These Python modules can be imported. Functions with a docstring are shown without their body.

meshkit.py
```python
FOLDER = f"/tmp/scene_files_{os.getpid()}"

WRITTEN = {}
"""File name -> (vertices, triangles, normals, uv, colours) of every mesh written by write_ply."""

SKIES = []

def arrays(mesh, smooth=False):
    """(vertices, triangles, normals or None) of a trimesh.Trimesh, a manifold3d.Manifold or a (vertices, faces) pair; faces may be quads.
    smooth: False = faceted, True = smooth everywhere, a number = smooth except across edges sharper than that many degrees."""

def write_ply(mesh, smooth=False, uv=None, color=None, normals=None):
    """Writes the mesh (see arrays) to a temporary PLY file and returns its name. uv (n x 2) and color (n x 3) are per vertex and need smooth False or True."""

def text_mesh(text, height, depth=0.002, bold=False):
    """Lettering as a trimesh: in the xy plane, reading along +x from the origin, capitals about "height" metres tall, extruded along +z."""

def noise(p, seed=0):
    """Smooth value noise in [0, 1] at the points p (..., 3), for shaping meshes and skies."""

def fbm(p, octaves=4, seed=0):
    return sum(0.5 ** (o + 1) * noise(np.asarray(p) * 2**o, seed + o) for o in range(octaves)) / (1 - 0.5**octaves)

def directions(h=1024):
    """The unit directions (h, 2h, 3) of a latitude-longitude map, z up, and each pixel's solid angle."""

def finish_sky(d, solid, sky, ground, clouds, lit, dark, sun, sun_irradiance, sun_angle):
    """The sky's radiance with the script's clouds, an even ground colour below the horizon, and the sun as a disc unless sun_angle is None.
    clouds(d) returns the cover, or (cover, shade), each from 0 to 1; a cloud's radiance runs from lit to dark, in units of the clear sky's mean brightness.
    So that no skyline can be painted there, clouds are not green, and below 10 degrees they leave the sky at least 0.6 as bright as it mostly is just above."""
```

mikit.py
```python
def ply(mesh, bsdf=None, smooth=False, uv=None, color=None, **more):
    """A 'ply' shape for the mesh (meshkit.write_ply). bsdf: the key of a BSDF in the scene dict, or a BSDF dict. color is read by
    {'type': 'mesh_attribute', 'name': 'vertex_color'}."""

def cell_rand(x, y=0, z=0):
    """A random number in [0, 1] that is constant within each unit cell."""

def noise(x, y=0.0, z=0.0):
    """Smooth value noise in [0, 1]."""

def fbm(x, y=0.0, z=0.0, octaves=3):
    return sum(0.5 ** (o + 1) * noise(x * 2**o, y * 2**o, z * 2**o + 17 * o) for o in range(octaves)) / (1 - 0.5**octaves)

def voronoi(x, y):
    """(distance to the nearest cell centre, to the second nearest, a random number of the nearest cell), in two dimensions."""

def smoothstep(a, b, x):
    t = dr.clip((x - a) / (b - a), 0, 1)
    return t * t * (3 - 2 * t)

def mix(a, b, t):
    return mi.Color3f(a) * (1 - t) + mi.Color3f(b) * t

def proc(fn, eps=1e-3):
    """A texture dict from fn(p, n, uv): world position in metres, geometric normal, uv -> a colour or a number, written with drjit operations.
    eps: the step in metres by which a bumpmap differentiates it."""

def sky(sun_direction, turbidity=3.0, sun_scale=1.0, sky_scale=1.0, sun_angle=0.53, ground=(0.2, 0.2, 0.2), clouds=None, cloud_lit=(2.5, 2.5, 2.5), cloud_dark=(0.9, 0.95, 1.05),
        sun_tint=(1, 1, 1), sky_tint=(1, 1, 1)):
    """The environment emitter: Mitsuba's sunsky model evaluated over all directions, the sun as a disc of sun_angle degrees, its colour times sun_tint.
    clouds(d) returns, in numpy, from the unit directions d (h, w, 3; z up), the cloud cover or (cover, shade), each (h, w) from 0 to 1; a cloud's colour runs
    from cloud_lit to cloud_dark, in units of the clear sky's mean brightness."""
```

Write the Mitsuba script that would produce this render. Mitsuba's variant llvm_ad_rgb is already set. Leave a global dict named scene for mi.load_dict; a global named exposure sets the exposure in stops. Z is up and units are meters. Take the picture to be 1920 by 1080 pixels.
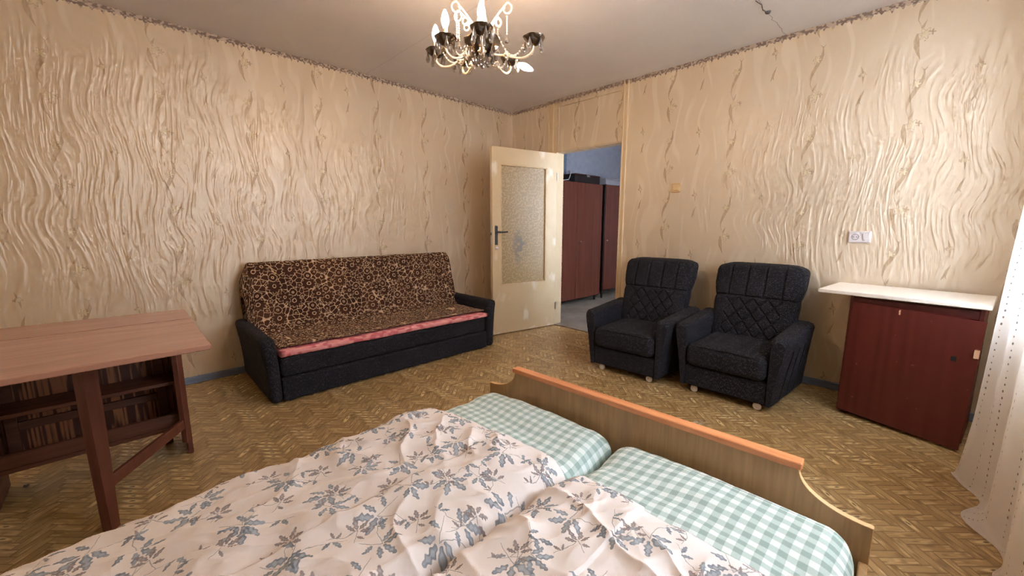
import math, random
import numpy as np, trimesh, manifold3d as m3
import drjit as dr, mitsuba as mi
import mikit, meshkit
from shapely.geometry import Polygon

T = mi.ScalarTransform4f
random.seed(7); rng = np.random.default_rng(7)
PI = math.pi
scene, labels = {'type': 'scene'}, {}

def lin(h):
    if isinstance(h, str):
        h = h.lstrip('#'); h = [int(h[i:i+2], 16) for i in (0, 2, 4)]
    c = np.array(h, float)/255
    return [float(x) for x in np.where(c < 0.04045, c/12.92, ((c+0.055)/1.055)**2.4)]

# ------------------------------------------------------------------ camera, sky, exposure
CP, PITCH, YAW, F = np.array([3.8498, -3.7007, 1.2177]), 0.15743, 0.80630, 754.3
FW = np.array([-math.sin(YAW)*math.cos(PITCH), math.cos(YAW)*math.cos(PITCH), -math.sin(PITCH)])
scene['camera'] = {'type': 'perspective', 'fov_axis': 'x', 'fov': math.degrees(2*math.atan(960/F)), 'near_clip': 0.02, 'far_clip': 200.0,
                   'to_world': T().look_at(origin=CP.tolist(), target=(CP+FW).tolist(), up=[0, 0, 1])}
scene['sky'] = {'type': 'constant', 'radiance': {'type': 'rgb', 'value': [8.2, 9.2, 10.6]}}
BULB = [290.0, 195.0, 122.0]
exposure = 0.68

# ------------------------------------------------------------------ helpers
def rgb(h): return {'type': 'rgb', 'value': lin(h) if isinstance(h, (str, tuple)) else h}
def mat(name, color, rough=0.6, spec=0.5, bump=None, bscale=0.002, metallic=0.0, **kw):
    b = {'type': 'principled', 'base_color': color if isinstance(color, dict) else rgb(color), 'roughness': rough, 'specular': spec, **kw}
    if metallic: b['metallic'] = metallic; b.pop('specular')
    if bump is not None: b = {'type': 'bumpmap', 'arbitrary': bump, 'scale': bscale, 'bsdf': b}
    scene[name] = {'type': 'twosided', 'bsdf': b}
    return name
PROC = mikit.proc
noise, fbm, mix, sst = mikit.noise, mikit.fbm, mikit.mix, mikit.smoothstep

def numbered(name):
    if name not in scene and not any(k.startswith(name+'__') for k in scene): return name
    i = 1
    while f'{name}_{i:03d}' in scene or any(k.startswith(f'{name}_{i:03d}__') for k in scene): i += 1
    return f'{name}_{i:03d}'
def add(parent, name, mesh, m, smooth=False, M=None, uv=None, color=None, **more):
    key = numbered((parent+'__' if parent else '')+name)
    if isinstance(mesh, (list,)): mesh = trimesh.util.concatenate(mesh)
    d = mikit.ply(mesh, m, smooth=smooth, uv=uv, color=color, **more)
    if M is not None: d['to_world'] = T(np.asarray(M, float).tolist())
    scene[key] = d
    return key
def thing(name, label, cat, group=None):
    key = numbered(name); labels[key] = {'label': label, 'category': cat}
    if group: labels[key]['group'] = group
    return key
def struct(name, mesh, m, smooth=False, label=None, **kw):
    k = add(None, name, mesh, m, smooth, **kw); labels[k] = {'kind': 'structure'}
    if label: labels[k]['label'] = label
    return k
def structroot(name, label=None):
    labels[name] = {'kind': 'structure'}
    if label: labels[name]['label'] = label
    return name

def TM(x=0, y=0, z=0, rz=0):
    M = np.eye(4); c, s = math.cos(rz), math.sin(rz); M[:2, :2] = [[c, -s], [s, c]]; M[:3, 3] = [x, y, z]; return M
def xf(mesh, M): mesh = mesh.copy(); mesh.apply_transform(M); return mesh
def box(x0, x1, y0, y1, z0, z1, c=0.003):
    x0, x1 = min(x0, x1), max(x0, x1); y0, y1 = min(y0, y1), max(y0, y1); z0, z1 = min(z0, z1), max(z0, z1)
    c = min(c, (x1-x0)*.45, (y1-y0)*.45, (z1-z0)*.45)
    if c <= 0: return trimesh.creation.box(bounds=[[x0, y0, z0], [x1, y1, z1]])
    pts = []
    for sx in (0, 1):
        for sy in (0, 1):
            for sz in (0, 1):
                p = np.array([(x0, x1)[sx], (y0, y1)[sy], (z0, z1)[sz]]); d = np.array([1-2*sx, 1-2*sy, 1-2*sz])*c
                for k in range(3):
                    q = p+d; q[k] = p[k]; pts.append(q)
    return trimesh.convex.convex_hull(np.array(pts))
def prism(poly, depth, M=None):
    if not isinstance(poly, Polygon): poly = Polygon(poly)
    m = trimesh.creation.extrude_polygon(poly, depth, engine='earcut')
    return xf(m, M) if M is not None else m
XZ = np.array([[1, 0, 0, 0], [0, 0, -1, 0], [0, 1, 0, 0], [0, 0, 0, 1.0]])   # polygon (x,z), extruded towards -y
def tube(pts, r, n=8, closed=False):
    P = np.asarray(pts, float); r = np.broadcast_to(r, len(P))
    t = np.gradient(P, axis=0); t /= np.linalg.norm(t, axis=1, keepdims=True)+1e-12
    a = np.cross(t[0], [0, 0, 1] if abs(t[0][2]) < .9 else [1, 0, 0]); a /= np.linalg.norm(a)
    V, Fc = [], []
    ang = np.arange(n)*2*PI/n
    for i in range(len(P)):
        a = a-t[i]*(a@t[i]); a /= np.linalg.norm(a); b = np.cross(t[i], a)
        V.append(P[i]+r[i]*(np.cos(ang)[:, None]*a+np.sin(ang)[:, None]*b))
    V = np.vstack(V)
    for i in range(len(P)-1):
        for j in range(n):
            k = (j+1) % n; A, B, C, D = i*n+j, i*n+k, (i+1)*n+k, (i+1)*n+j
            Fc += [[A, B, C], [A, C, D]]
    V = np.vstack([V, P[:1], P[-1:]]); e = len(V)
    for j in range(n):
        k = (j+1) % n; Fc += [[e-2, k, j], [e-1, (len(P)-1)*n+j, (len(P)-1)*n+k]]
    return trimesh.Trimesh(V, Fc, process=False)
def lathe(prof, n=20, M=None, wave=None):
    prof = np.asarray(prof, float); ang = np.arange(n)*2*PI/n; V = []
    for i, (r, z) in enumerate(prof):
        w = 1 if wave is None else 1+wave*(i/(len(prof)-1))*np.cos(ang*6)
        V.append(np.stack([r*w*np.cos(ang), r*w*np.sin(ang), np.full(n, z)], 1))
    V = np.vstack(V); Fc = []
    for i in range(len(prof)-1):
        for j in range(n):
            k = (j+1) % n; A, B, C, D = i*n+j, i*n+k, (i+1)*n+k, (i+1)*n+j
            Fc += [[A, B, C], [A, C, D]]
    m = trimesh.Trimesh(V, Fc, process=False)
    return xf(m, M) if M is not None else m
def ell(c, r, sub=2):
    m = trimesh.creation.icosphere(subdivisions=sub); m.apply_scale(r); m.apply_translation(c); return m
def grid(nu, nv):
    i = np.arange(nu*nv).reshape(nv, nu)
    a, b, c, d = i[:-1, :-1].ravel(), i[:-1, 1:].ravel(), i[1:, 1:].ravel(), i[1:, :-1].ravel()
    return np.vstack([np.stack([a, b, c], 1), np.stack([a, c, d], 1)])
def softbox(x0, x1, y0, y1, z0, z1, r=.03, n=.03, fn=None):
    """Rounded box with an even mesh; fn(p, nrm) -> displacement along the normal."""
    lo, hi = np.array([x0, y0, z0], float), np.array([x1, y1, z1], float)
    b = trimesh.creation.box(bounds=[lo, hi])
    V, Fc = [], []
    size = hi-lo; off = 0
    for ax in range(3):
        u, v = (ax+1) % 3, (ax+2) % 3
        nu, nv = max(4, int(size[u]/n)+1), max(4, int(size[v]/n)+1)
        rr = min(r, size.min()*.49)
        def line(L, k):
            e = np.array([0, .12, .3, .55, .8, 1.0])*rr
            mid = np.linspace(rr, L-rr, k)[1:-1]
            return np.unique(np.round(np.concatenate([e, mid, L-e]), 6))
        U, W = line(size[u], nu), line(size[v], nv)
        gu, gw = np.meshgrid(U, W)
        for s in (0, 1):
            p = np.zeros((gu.size, 3)); p[:, u] = lo[u]+gu.ravel(); p[:, v] = lo[v]+gw.ravel(); p[:, ax] = (lo, hi)[s][ax]
            f = grid(len(U), len(W))
            if s == 0: f = f[:, ::-1]
            V.append(p); Fc.append(f+off); off += len(p)
    V, Fc = np.vstack(V), np.vstack(Fc)
    rr = min(r, size.min()*.49)
    q = np.clip(V, lo+rr, hi-rr); d = V-q; L = np.linalg.norm(d, axis=1, keepdims=True); nr = d/np.maximum(L, 1e-9)
    V = q+nr*rr
    if fn is not None: V = V+nr*fn(V, nr)[:, None]
    m = trimesh.Trimesh(V, Fc, process=False); m.merge_vertices(digits_vertex=5); return m
def P4(p): return np.asarray(p, float)

# ------------------------------------------------------------------ materials
def seg(u, v, a, b, r0, r1):
    ax, ay = a; bx, by = b; dx, dy = bx-ax, by-ay
    t = dr.clip(((u-ax)*dx+(v-ay)*dy)/(dx*dx+dy*dy), 0, 1)
    return dr.sqrt(dr.square(u-ax-t*dx)+dr.square(v-ay-t*dy))-(r0+(r1-r0)*t)
def chain(u, v, pts):
    d = None
    for (x0, y0, r0), (x1, y1, r1) in zip(pts[:-1], pts[1:]):
        s = seg(u, v, (x0, y0), (x1, y1), r0, r1); d = s if d is None else dr.minimum(d, s)
    return d
def star(u, v, cx, cy, r, k, n=6, ph=0.0):
    x, y = u-cx, v-cy
    return dr.sqrt(x*x+y*y)-r*(1+k*dr.cos(n*dr.atan2(y, x)+ph))

PER, STEP = 0.5335, 0.53
def wallpaper(axis, x0, offs):
    k0 = min(offs)
    def fn(p, n, uv):
        u = p.x if axis == 'x' else p.y
        kf = dr.floor((u-x0+0.34)/STEP); du = u-x0-kf*STEP
        off = mi.Float(2.05)
        for k, o in offs.items(): off = dr.select(dr.abs(kf-k) < .5, mi.Float(o), off)
        wob = 0.003*(noise(u*30, p.z*30)-.5)
        z = (p.z-off+.16)/PER; z = (z-dr.floor(z))*PER-.16+wob
        zs = (p.z-off+.45)/PER; zs = (zs-dr.floor(zs))*PER-.45+wob
        du = du+wob
        lf = chain(du, z, [(-.032, .010, .003), (-.031, -.028, .0125), (-.026, -.063, .013), (-.015, -.108, .006), (-.001, -.1425, .0009)])
        lf = dr.minimum(lf, seg(du, z, (-.010, .044), (.006, .083), .008, .001))
        lf = dr.minimum(lf, star(du, z, .034, .004, .013, .45, 5))
        lf = dr.minimum(lf, star(du, z, .008, -.038, .004, .2))
        lf = dr.minimum(lf, chain(du, z, [(-.018, .050, .001), (-.033, .091, .0022), (-.032, .129, .006), (-.021, .167, .011), (.005, .225, .013), (.024, .27, .009), (.026, .30, .005), (.024, .325, .004)]))
        lf = dr.minimum(lf, seg(du, z, (.024, .32), (.010, .343), .003, .0008)); lf = dr.minimum(lf, seg(du, z, (.025, .32), (.041, .341), .003, .0008))
        f1 = star(du, z, .004, .002, .025, .33, 6, .6); f2 = star(du, z, -.004, .247, .020, .33, 6, .2)
        sm = chain(du, zs, [(-.283, -.115, .0008), (-.274, -.152, .006)])
        sm = dr.minimum(sm, seg(du, zs, (-.268, -.178), (-.265, -.222), .006, .0008)); sm = dr.minimum(sm, star(du, zs, -.287, -.170, .008, .3, 5))
        sm = dr.minimum(sm, chain(du, zs, [(-.255, -.268, .0008), (-.268, -.305, .0065), (-.275, -.335, .007), (-.287, -.362, .002)]))
        sm = dr.minimum(sm, seg(du, zs, (-.275, -.335), (-.264, -.357), .005, .001))
        f3 = star(du, zs, -.270, -.168, .012, .4, 5, .5)
        lf = dr.minimum(lf, sm); fl = dr.minimum(dr.minimum(f1, f2), f3)
        warp = 0.03*dr.sin(p.z*9+6*noise(u*5, p.z*1.2))
        st = noise((u+warp)*34, p.z*3.2); st = sst(.62, .9, st)
        base = mix(lin('#d8c6ad'), lin('#e0d1ba'), fbm(u*3, p.z*3))
        base = mix(base, lin('#ebdfcb'), st*.5)
        vein = noise(u*160, p.z*60)
        cm = mix(base, mix(lin('#a98f70'), lin('#c0aa8b'), vein), sst(.0014, -.0018, lf)*.88)
        pet = mix(cm, mix(lin('#e6d8bd'), lin('#cdbc9b'), vein), sst(.001, -.001, fl))
        c = mix(pet, lin('#937b5b'), (1-sst(.0008, .0026, dr.abs(fl)))*.65)
        return c
    return fn
def wall_bump(axis):
    def fn(p, n, uv):
        u = p.x if axis == 'x' else p.y
        warp = 0.03*dr.sin(p.z*9+6*noise(u*5, p.z*1.2))
        a = noise((u+warp)*75, p.z*7); b = noise((u+warp*.7)*120+7, p.z*11)
        return sst(.5, .85, a)*.7+sst(.55, .85, b)*.35
    return fn
LEFT_OFF = {-3: 1.95, -2: 1.9908, -1: 1.8581, 0: 1.9185, 1: 1.9727, 2: 2.0532, 3: 2.0888, 4: 2.0051, 5: 2.445}
BACK_OFF = {-4: 2.10, -3: 2.445, -2: 2.241, -1: 2.164, 0: 2.2565, 1: 2.1746, 2: 2.1243, 3: 2.374, 4: 2.30}
mat('paper_left', PROC(wallpaper('y', -2.878, LEFT_OFF)), .38, .45, PROC(wall_bump('y'), 2e-3), .0036)
mat('paper_back', PROC(wallpaper('x', 2.074, BACK_OFF)), .38, .45, PROC(wall_bump('x'), 2e-3), .0036)
mat('paper_plain', '#d8c9aa', .5)
def ceil_fn(p, n, uv):
    c = mix(lin('#b9b2ac'), lin('#c6c0ba'), fbm(p.x*2, p.y*2, 0.0, 4))
    yy = p.x+.02*noise(p.y*9, 3.0)-.012*noise(p.y*30, 1.0)
    crack = (1-sst(.001, .004, dr.abs(yy-2.925)))*sst(-1.2, -.9, p.y)*.8
    slab = (1-sst(.002, .006, dr.abs(p.y+1.9+.004*noise(p.x*12, 2.0))))*.25
    return mix(c, lin('#8d8680'), dr.maximum(crack, slab))
mat('ceiling_paint', PROC(ceil_fn), .9, .2)

def floor_fn(p, n, uv):
    # printed herringbone: strips w wide and 4 w long, zigzag columns running away from the window
    w = .0325; q = .70710678/w
    a, b = (p.x+p.y)*q, (p.y-p.x)*q
    i, j = dr.floor(a), dr.floor(b)
    m = i+j; m = m-8*dr.floor(m/8)
    hor = m < 3.5
    fa, fb = a-i, b-j
    # strips along a take m = 0..3, strips along b take m = 4..7
    si_, sj_ = dr.select(hor, i-m, i), dr.select(hor, j, j-(m-4))
    along = dr.select(hor, fa+m, fb+(m-4)); across = dr.select(hor, fb, fa)
    o = dr.select(hor, mi.Float(0), mi.Float(1))
    mi_, mj_ = si_-12*dr.floor(si_/12), sj_-12*dr.floor(sj_/12)
    r = mikit.cell_rand(mi_, mj_, o); r2 = mikit.cell_rand(mi_, mj_, o+5)
    g = noise(along*.55+31*r, across*1.6+17*r2, o); g2 = noise(along*.8+13*r2, across*4.2+11*r)
    c = mix(lin('#8a6c43'), lin('#a88c60'), .6*r+.4*g)
    c = mix(c, lin('#c6ac80'), sst(.60, .95, g2)*.6)
    c = mix(c, lin('#6d5029'), sst(.62, .92, noise(along*.9+9*r, across*2.6+5*r2))*.55)
    edge = dr.minimum(dr.minimum(across, 1-across), dr.minimum(along, 4-along))
    c = mix(c, lin('#5d4424'), (1-sst(.02, .13, edge))*.55)
    kn = dr.select(r2 > .85, mi.Float(1), mi.Float(0))
    x, y = (along-2+1.2*(r-.5))/1.5, (across-.5)/.32
    c = mix(c, lin('#d8c498'), (1-sst(.5, 1.1, dr.sqrt(x*x+y*y)))*kn*.8)
    x, y = (along-2.2+1.2*(r-.5))/.5, (across-.5+.12*(noise(along*3, r)-.5))/.17
    c = mix(c, lin('#4a3318'), (1-sst(.4, 1.1, dr.sqrt(x*x+y*y)))*kn*.85)
    big = fbm(p.x*1.1, p.y*1.1); c = c*(.86+.28*big)
    c = mix(c, lin('#4c3a20'), (1-sst(.0015, .004, dr.abs(p.x-1.40-.06*(p.y+2.3))))*.7)
    d = dr.sqrt(dr.square((p.x-2.953)/.05)+dr.square((p.y+1.32-1.1*(p.x-2.953))/.13)); w = (1-sst(.3, 1.1, d))*sst(.35, .6, noise(p.x*60, p.y*60))
    return mix(c, lin('#b9b0a0'), w*.75)
mat('lino', PROC(floor_fn), .42, .4, PROC(lambda p, n, uv: fbm(p.x*5, p.y*5)*.6+.15*noise(p.x*70, p.y*70), 4e-3), .003)
mat('hall_lino', PROC(lambda p, n, uv: mix(lin('#6f665c'), lin('#8b8175'), fbm(p.x*8, p.y*8))), .5)
mat('hall_paper', PROC(lambda p, n, uv: mix(lin('#b3b6c4'), lin('#c6c9d4'), fbm(p.x*14, p.y*14, p.z*14))), .7)
mat('baseboard_paint', PROC(lambda p, n, uv: mix(lin('#5d6878'), lin('#727d8c'), noise(p.x*9, p.y*9, p.z*40))), .45)
mat('frieze_print', PROC(lambda p, n, uv: mix(lin('#786456'), lin('#b3a08d'), sst(.4, .62, noise((p.x-p.y)*90, p.z*110)))), .7)
mat('door_paint', PROC(lambda p, n, uv: mix(mix(lin('#d9c6a4'), lin('#cdb791'), fbm(p.x*4, p.y*4, p.z*2)), lin('#ece2d0'), sst(.58, .8, fbm(p.x*9, p.y*9, p.z*5)))), .45)
mat('trim_paint', '#d9c4a2', .45)
mat('white_paint', '#e9e7e2', .4)
def wood(c0, c1, ax='z', fr=55, st=2.5, rough=.35, name=None, spec=.5, c2=None):
    def fn(p, n, uv):
        q = {'x': (p.y, p.z, p.x), 'y': (p.x, p.z, p.y), 'z': (p.x, p.y, p.z)}[ax]
        g = noise((q[0]+q[1]*.83)*fr+3*noise(q[2]*st, q[0]*3), q[1]*fr*.4, q[2]*st)
        h = noise((q[0]+q[1]*.9)*fr*4, q[2]*st*3)
        c = mix(lin(c0), lin(c1), .65*g+.35*h)
        if c2: c = mix(c, lin(c2), sst(.7, .95, fbm(p.x*6, p.y*6, p.z*6))*.5)
        return c
    return mat(name, PROC(fn), rough, spec)
wood('#41211a', '#5e3325', 'z', name='dark_wood', rough=.4)
wood('#855a48', '#9c705a', 'y', fr=22, name='table_wood', rough=.22, spec=.7, c2='#86685c')
wood('#3a1d12', '#54301f', 'y', name='shelf_wood', rough=.5)
mat('striped_veneer', PROC(lambda p, n, uv: mix(lin('#3a1d13'), lin('#74482d'), sst(.40, .62, noise(p.y*140, 4+p.z*3)*.75+.25*noise(p.y*40, p.z*14)))), .45)
wood('#8c6a42', '#a9855a', 'z', fr=42, st=4, name='oak_laminate', rough=.45)
mat('edge_band', '#cda878', .5)
mat('rail_wood', PROC(lambda p, n, uv: mix(lin('#b56f42'), lin('#c98657'), noise(p.x*7, p.y*60, p.z*60))), .35)
wood('#4f271c', '#66382a', 'z', fr=38, st=1.5, name='wardrobe_veneer', rough=.25, spec=.6)
mat('wardrobe_side', '#1d1210', .4)
mat('cabinet_red', PROC(lambda p, n, uv: mix(mix(lin('#451612'), lin('#581f1a'), .6*noise((p.x+p.y)*60, p.z*2)+.4*fbm(p.x*5, p.y*5, p.z*5)), lin('#9c6a5c'), sst(.93, .96, noise(p.x*45, p.y*45, p.z*45))*.3)), .38)
mat('cabinet_dark', '#33130f', .5)
mat('laminate_white', '#f0eee9', .25)
mat('chip_wood', '#c9a184', .7)
mat('black_plastic', '#3b3d40', .35)
mat('dark_hole', '#0c0a0a', .8)
mat('caster_grey', '#d6d3d0', .4)
mat('steel', '#c8c6c2', .25, metallic=1.0)
def blackweave(p, n, uv):
    w = noise(p.x*230, p.y*230, p.z*230)
    c = mix(lin('#17171a'), lin('#232226'), fbm(p.x*7, p.y*7, p.z*7))
    c = mix(c, lin('#5a585e'), sst(.58, .85, w)*.5)
    return mix(c, lin('#3a393d'), sst(.6, .85, fbm(p.x*4+9, p.y*4, p.z*4))*.25)
mat('black_fabric', PROC(blackweave), .95, .1, PROC(lambda p, n, uv: noise(p.x*180, p.y*180, p.z*180), 1e-3), .0015, sheen=.25)
mat('stitch', '#5b575b', .9, .1)
def throw_fn(p, n, uv):
    u0, v0 = uv.x, uv.y
    u = u0+.010*(noise(u0*22, v0*22)-.5); v = v0+.010*(noise(u0*22+7, v0*22, 3.0)-.5)
    brown, cream = mix(lin('#35211a'), lin('#4a3022'), noise(u0*9, v0*9)), mix(lin('#bfa48c'), lin('#d4bca4'), noise(u0*90, v0*90))
    # small leaves and buds
    d1, d2, w = mikit.voronoi(u*25, v*25)
    ang = d2-d1
    m = sst(.05, .11, ang)*sst(.80, .66, d1)
    ring = (1-sst(.03, .06, dr.abs(d1-.15)))*sst(.72, .75, w)
    m = m*(1-ring)
    # large flowers on two staggered lattices
    def flowers(m, ox, oy, px, py, r, k, nn, rin):
        jx = (v-oy)/py; row = dr.floor(jx); sh = .5*(row-2*dr.floor(row/2))
        ix = (u-ox)/px+sh; cx = (ix-dr.floor(ix)-.5)*px; cy = (jx-row-.5)*py
        rr = dr.sqrt(cx*cx+cy*cy); th = dr.atan2(cy, cx)
        rad = r*(1+k*(dr.abs(dr.cos(th*nn*.5))*2-1))
        m = dr.select(rr < rad+.007, sst(.0045, .001, rr-rad), m)
        return m*(1-(1-sst(.0018, .0036, dr.abs(rr-rin))))
    m = flowers(m, .02, .0, .26, .130, .046, .16, 11, .014)
    m = flowers(m, .15, .062, .26, .130, .026, .07, 4, .008)
    m = flowers(m, .085, .03, .26, .260, .038, .34, 7, .011)
    return mix(cream, brown, m)
mat('throw_fabric', PROC(throw_fn), .95, .1, PROC(lambda p, n, uv: noise(uv.x*500, uv.y*500), 1e-3), .0012, sheen=.2)
mat('pink_fabric', PROC(lambda p, n, uv: mix(mix(lin('#d3868a'), lin('#e2a6a2'), noise(p.x*40, p.y*40, p.z*40)), lin('#a83f4b'), sst(.50, .66, noise(p.x*30, p.y*30, p.z*30))*.75)), .95, .1, sheen=.3)
def gingham(p, n, uv):
    q = .0225
    a = uv.x/q; b = uv.y/q
    def band(t):
        h = t*.5; f = h-dr.floor(h); return sst(.0, .04, f)*sst(.54, .5, f)
    s = band(a)+band(b)
    c = mix(lin('#dbe4e1'), lin('#b4c4be'), dr.minimum(s, 1)); c = mix(c, lin('#93a79f'), dr.maximum(s-1, 0))
    return mix(c, c*.93, noise(uv.x*900, uv.y*900))
mat('gingham_cotton', PROC(gingham), .9, .15)

def leafspray(x, y, sc, seed):
    """distance to a sprig of lobed leaves round the origin, and to its thin stem"""
    leaf = None
    L = [((.004, .002), (.034, .036), .0115), ((-.003, .006), (-.014, .044), .0105), ((.008, -.006), (.044, .002), .0095), ((-.010, -.002), (-.040, .016), .0095), ((-.012, -.024), (-.040, -.030), .0080), ((.060, -.050), (.084, -.036), .0070), ((.054, -.050), (.052, -.024), .0060)]
    for (a, b, r) in L:
        a, b, r = (a[0]*sc, a[1]*sc), (b[0]*sc, b[1]*sc), r*sc
        dx, dy = b[0]-a[0], b[1]-a[1]; ln2 = dx*dx+dy*dy
        t = ((x-a[0])*dx+(y-a[1])*dy)/ln2; tc = dr.clip(t, 0, 1)
        d = dr.sqrt(dr.square(x-a[0]-tc*dx)+dr.square(y-a[1]-tc*dy))
        w = r*dr.sqrt(dr.maximum(tc*(1.04-tc)*3.2, .0))*(.80+.20*dr.cos(tc*19))
        s = d-w; leaf = s if leaf is None else dr.minimum(leaf, s)
    stem = dr.minimum(seg(x, y, (0, 0), (.030*sc, -.035*sc), .0011, .0009), seg(x, y, (.030*sc, -.035*sc), (.085*sc, -.062*sc), .0009, .0006))
    stem = dr.minimum(stem, seg(x, y, (0, 0), (-.020*sc, -.060*sc), .001, .0006))
    return leaf, stem
def duvet_fn(p, n, uv):
    c = mix(lin('#ddd6d2'), lin('#e8e2de'), fbm(uv.x*5, uv.y*5))
    for i, (cell, rot, sc) in enumerate([(.205, .35, 1.25), (.205, 2.2, 1.0), (.165, 4.1, .75)]):
        co, si = math.cos(rot), math.sin(rot)
        u, v = uv.x*co-uv.y*si+.31*i, uv.x*si+uv.y*co+.17*i
        iy = dr.floor(v/cell); u = u+.5*cell*(iy-2*dr.floor(iy/2)); ix = dr.floor(u/cell)
        r1, r2 = mikit.cell_rand(ix, iy, i+1), mikit.cell_rand(ix, iy, i+11)
        x, y = u-(ix+.5)*cell-(r1-.5)*.02, v-(iy+.5)*cell-(r2-.5)*.02
        th = (r1-.5)*1.6; ct, sn = dr.cos(th), dr.sin(th); x, y = x*ct-y*sn, x*sn+y*ct
        wv = .004*(noise(uv.x*90, uv.y*90)-.5); leaf, stem = leafspray(x+wv, y+wv, sc, i)
        tone = mix(lin('#59606a'), lin('#8c949a'), noise(uv.x*120, uv.y*70)) if i < 2 else mix(lin('#6d6260'), lin('#938785'), noise(uv.x*120, uv.y*70))
        c = mix(c, tone, sst(.0010, -.0010, leaf)*.92); c = mix(c, lin('#b4b8ba'), sst(-.0035, -.0075, leaf)*.5)
        c = mix(c, lin('#8b8a88'), sst(.0008, -.0004, stem)*.75)
    return c
mat('floral_cotton', PROC(duvet_fn), .85, .15, PROC(lambda p, n, uv: fbm(uv.x*30, uv.y*30), 2e-3), .003)
def curtain_fn(p, n, uv):
    u = uv.x/.085; k = dr.floor(u); f = (u-k-.5)*.085
    v = uv.y/.030; j = dr.floor(v); g = (v-j-.5)*.030
    grp = sst(.42, .46, noise(uv.y*1.6+k*7.3, k*3.1))
    jit = .004*(mikit.cell_rand(k, j, 5)-.5)
    d = dr.sqrt(dr.square((f+jit)*1.25)+dr.square(g)); r = .0055*(.45+.6*mikit.cell_rand(k, j, 2))
    return mix(lin('#f3f0ee'), lin('#6f6660'), sst(.0010, -.0010, d-r)*grp*.9)
scene['sheer'] = {'type': 'principledthin', 'base_color': PROC(curtain_fn), 'diff_trans': .9, 'roughness': .8, 'spec_trans': 0.0}
scene['window_glass'] = {'type': 'thindielectric'}
def frost_bump(p, n, uv): return mikit.voronoi((p.x+p.y)*70+noise(p.z*30, p.y*30), p.z*70)[0]
mat('frosted_pane', PROC(lambda p, n, uv: mix(mix(lin('#9d8864'), lin('#b09b78'), sst(.35, .6, mikit.voronoi(p.y*45+2*noise(p.z*20, p.y*20), p.z*45)[0])), lin('#76716b'), (1-sst(.03, .13, dr.sqrt(dr.square(p.y+.52)+dr.square((p.z-.98)*.45))))*sst(.3, .6, noise(p.y*30, p.z*30))*.8)), .22, .6, PROC(frost_bump, 1e-3), .002)
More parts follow.
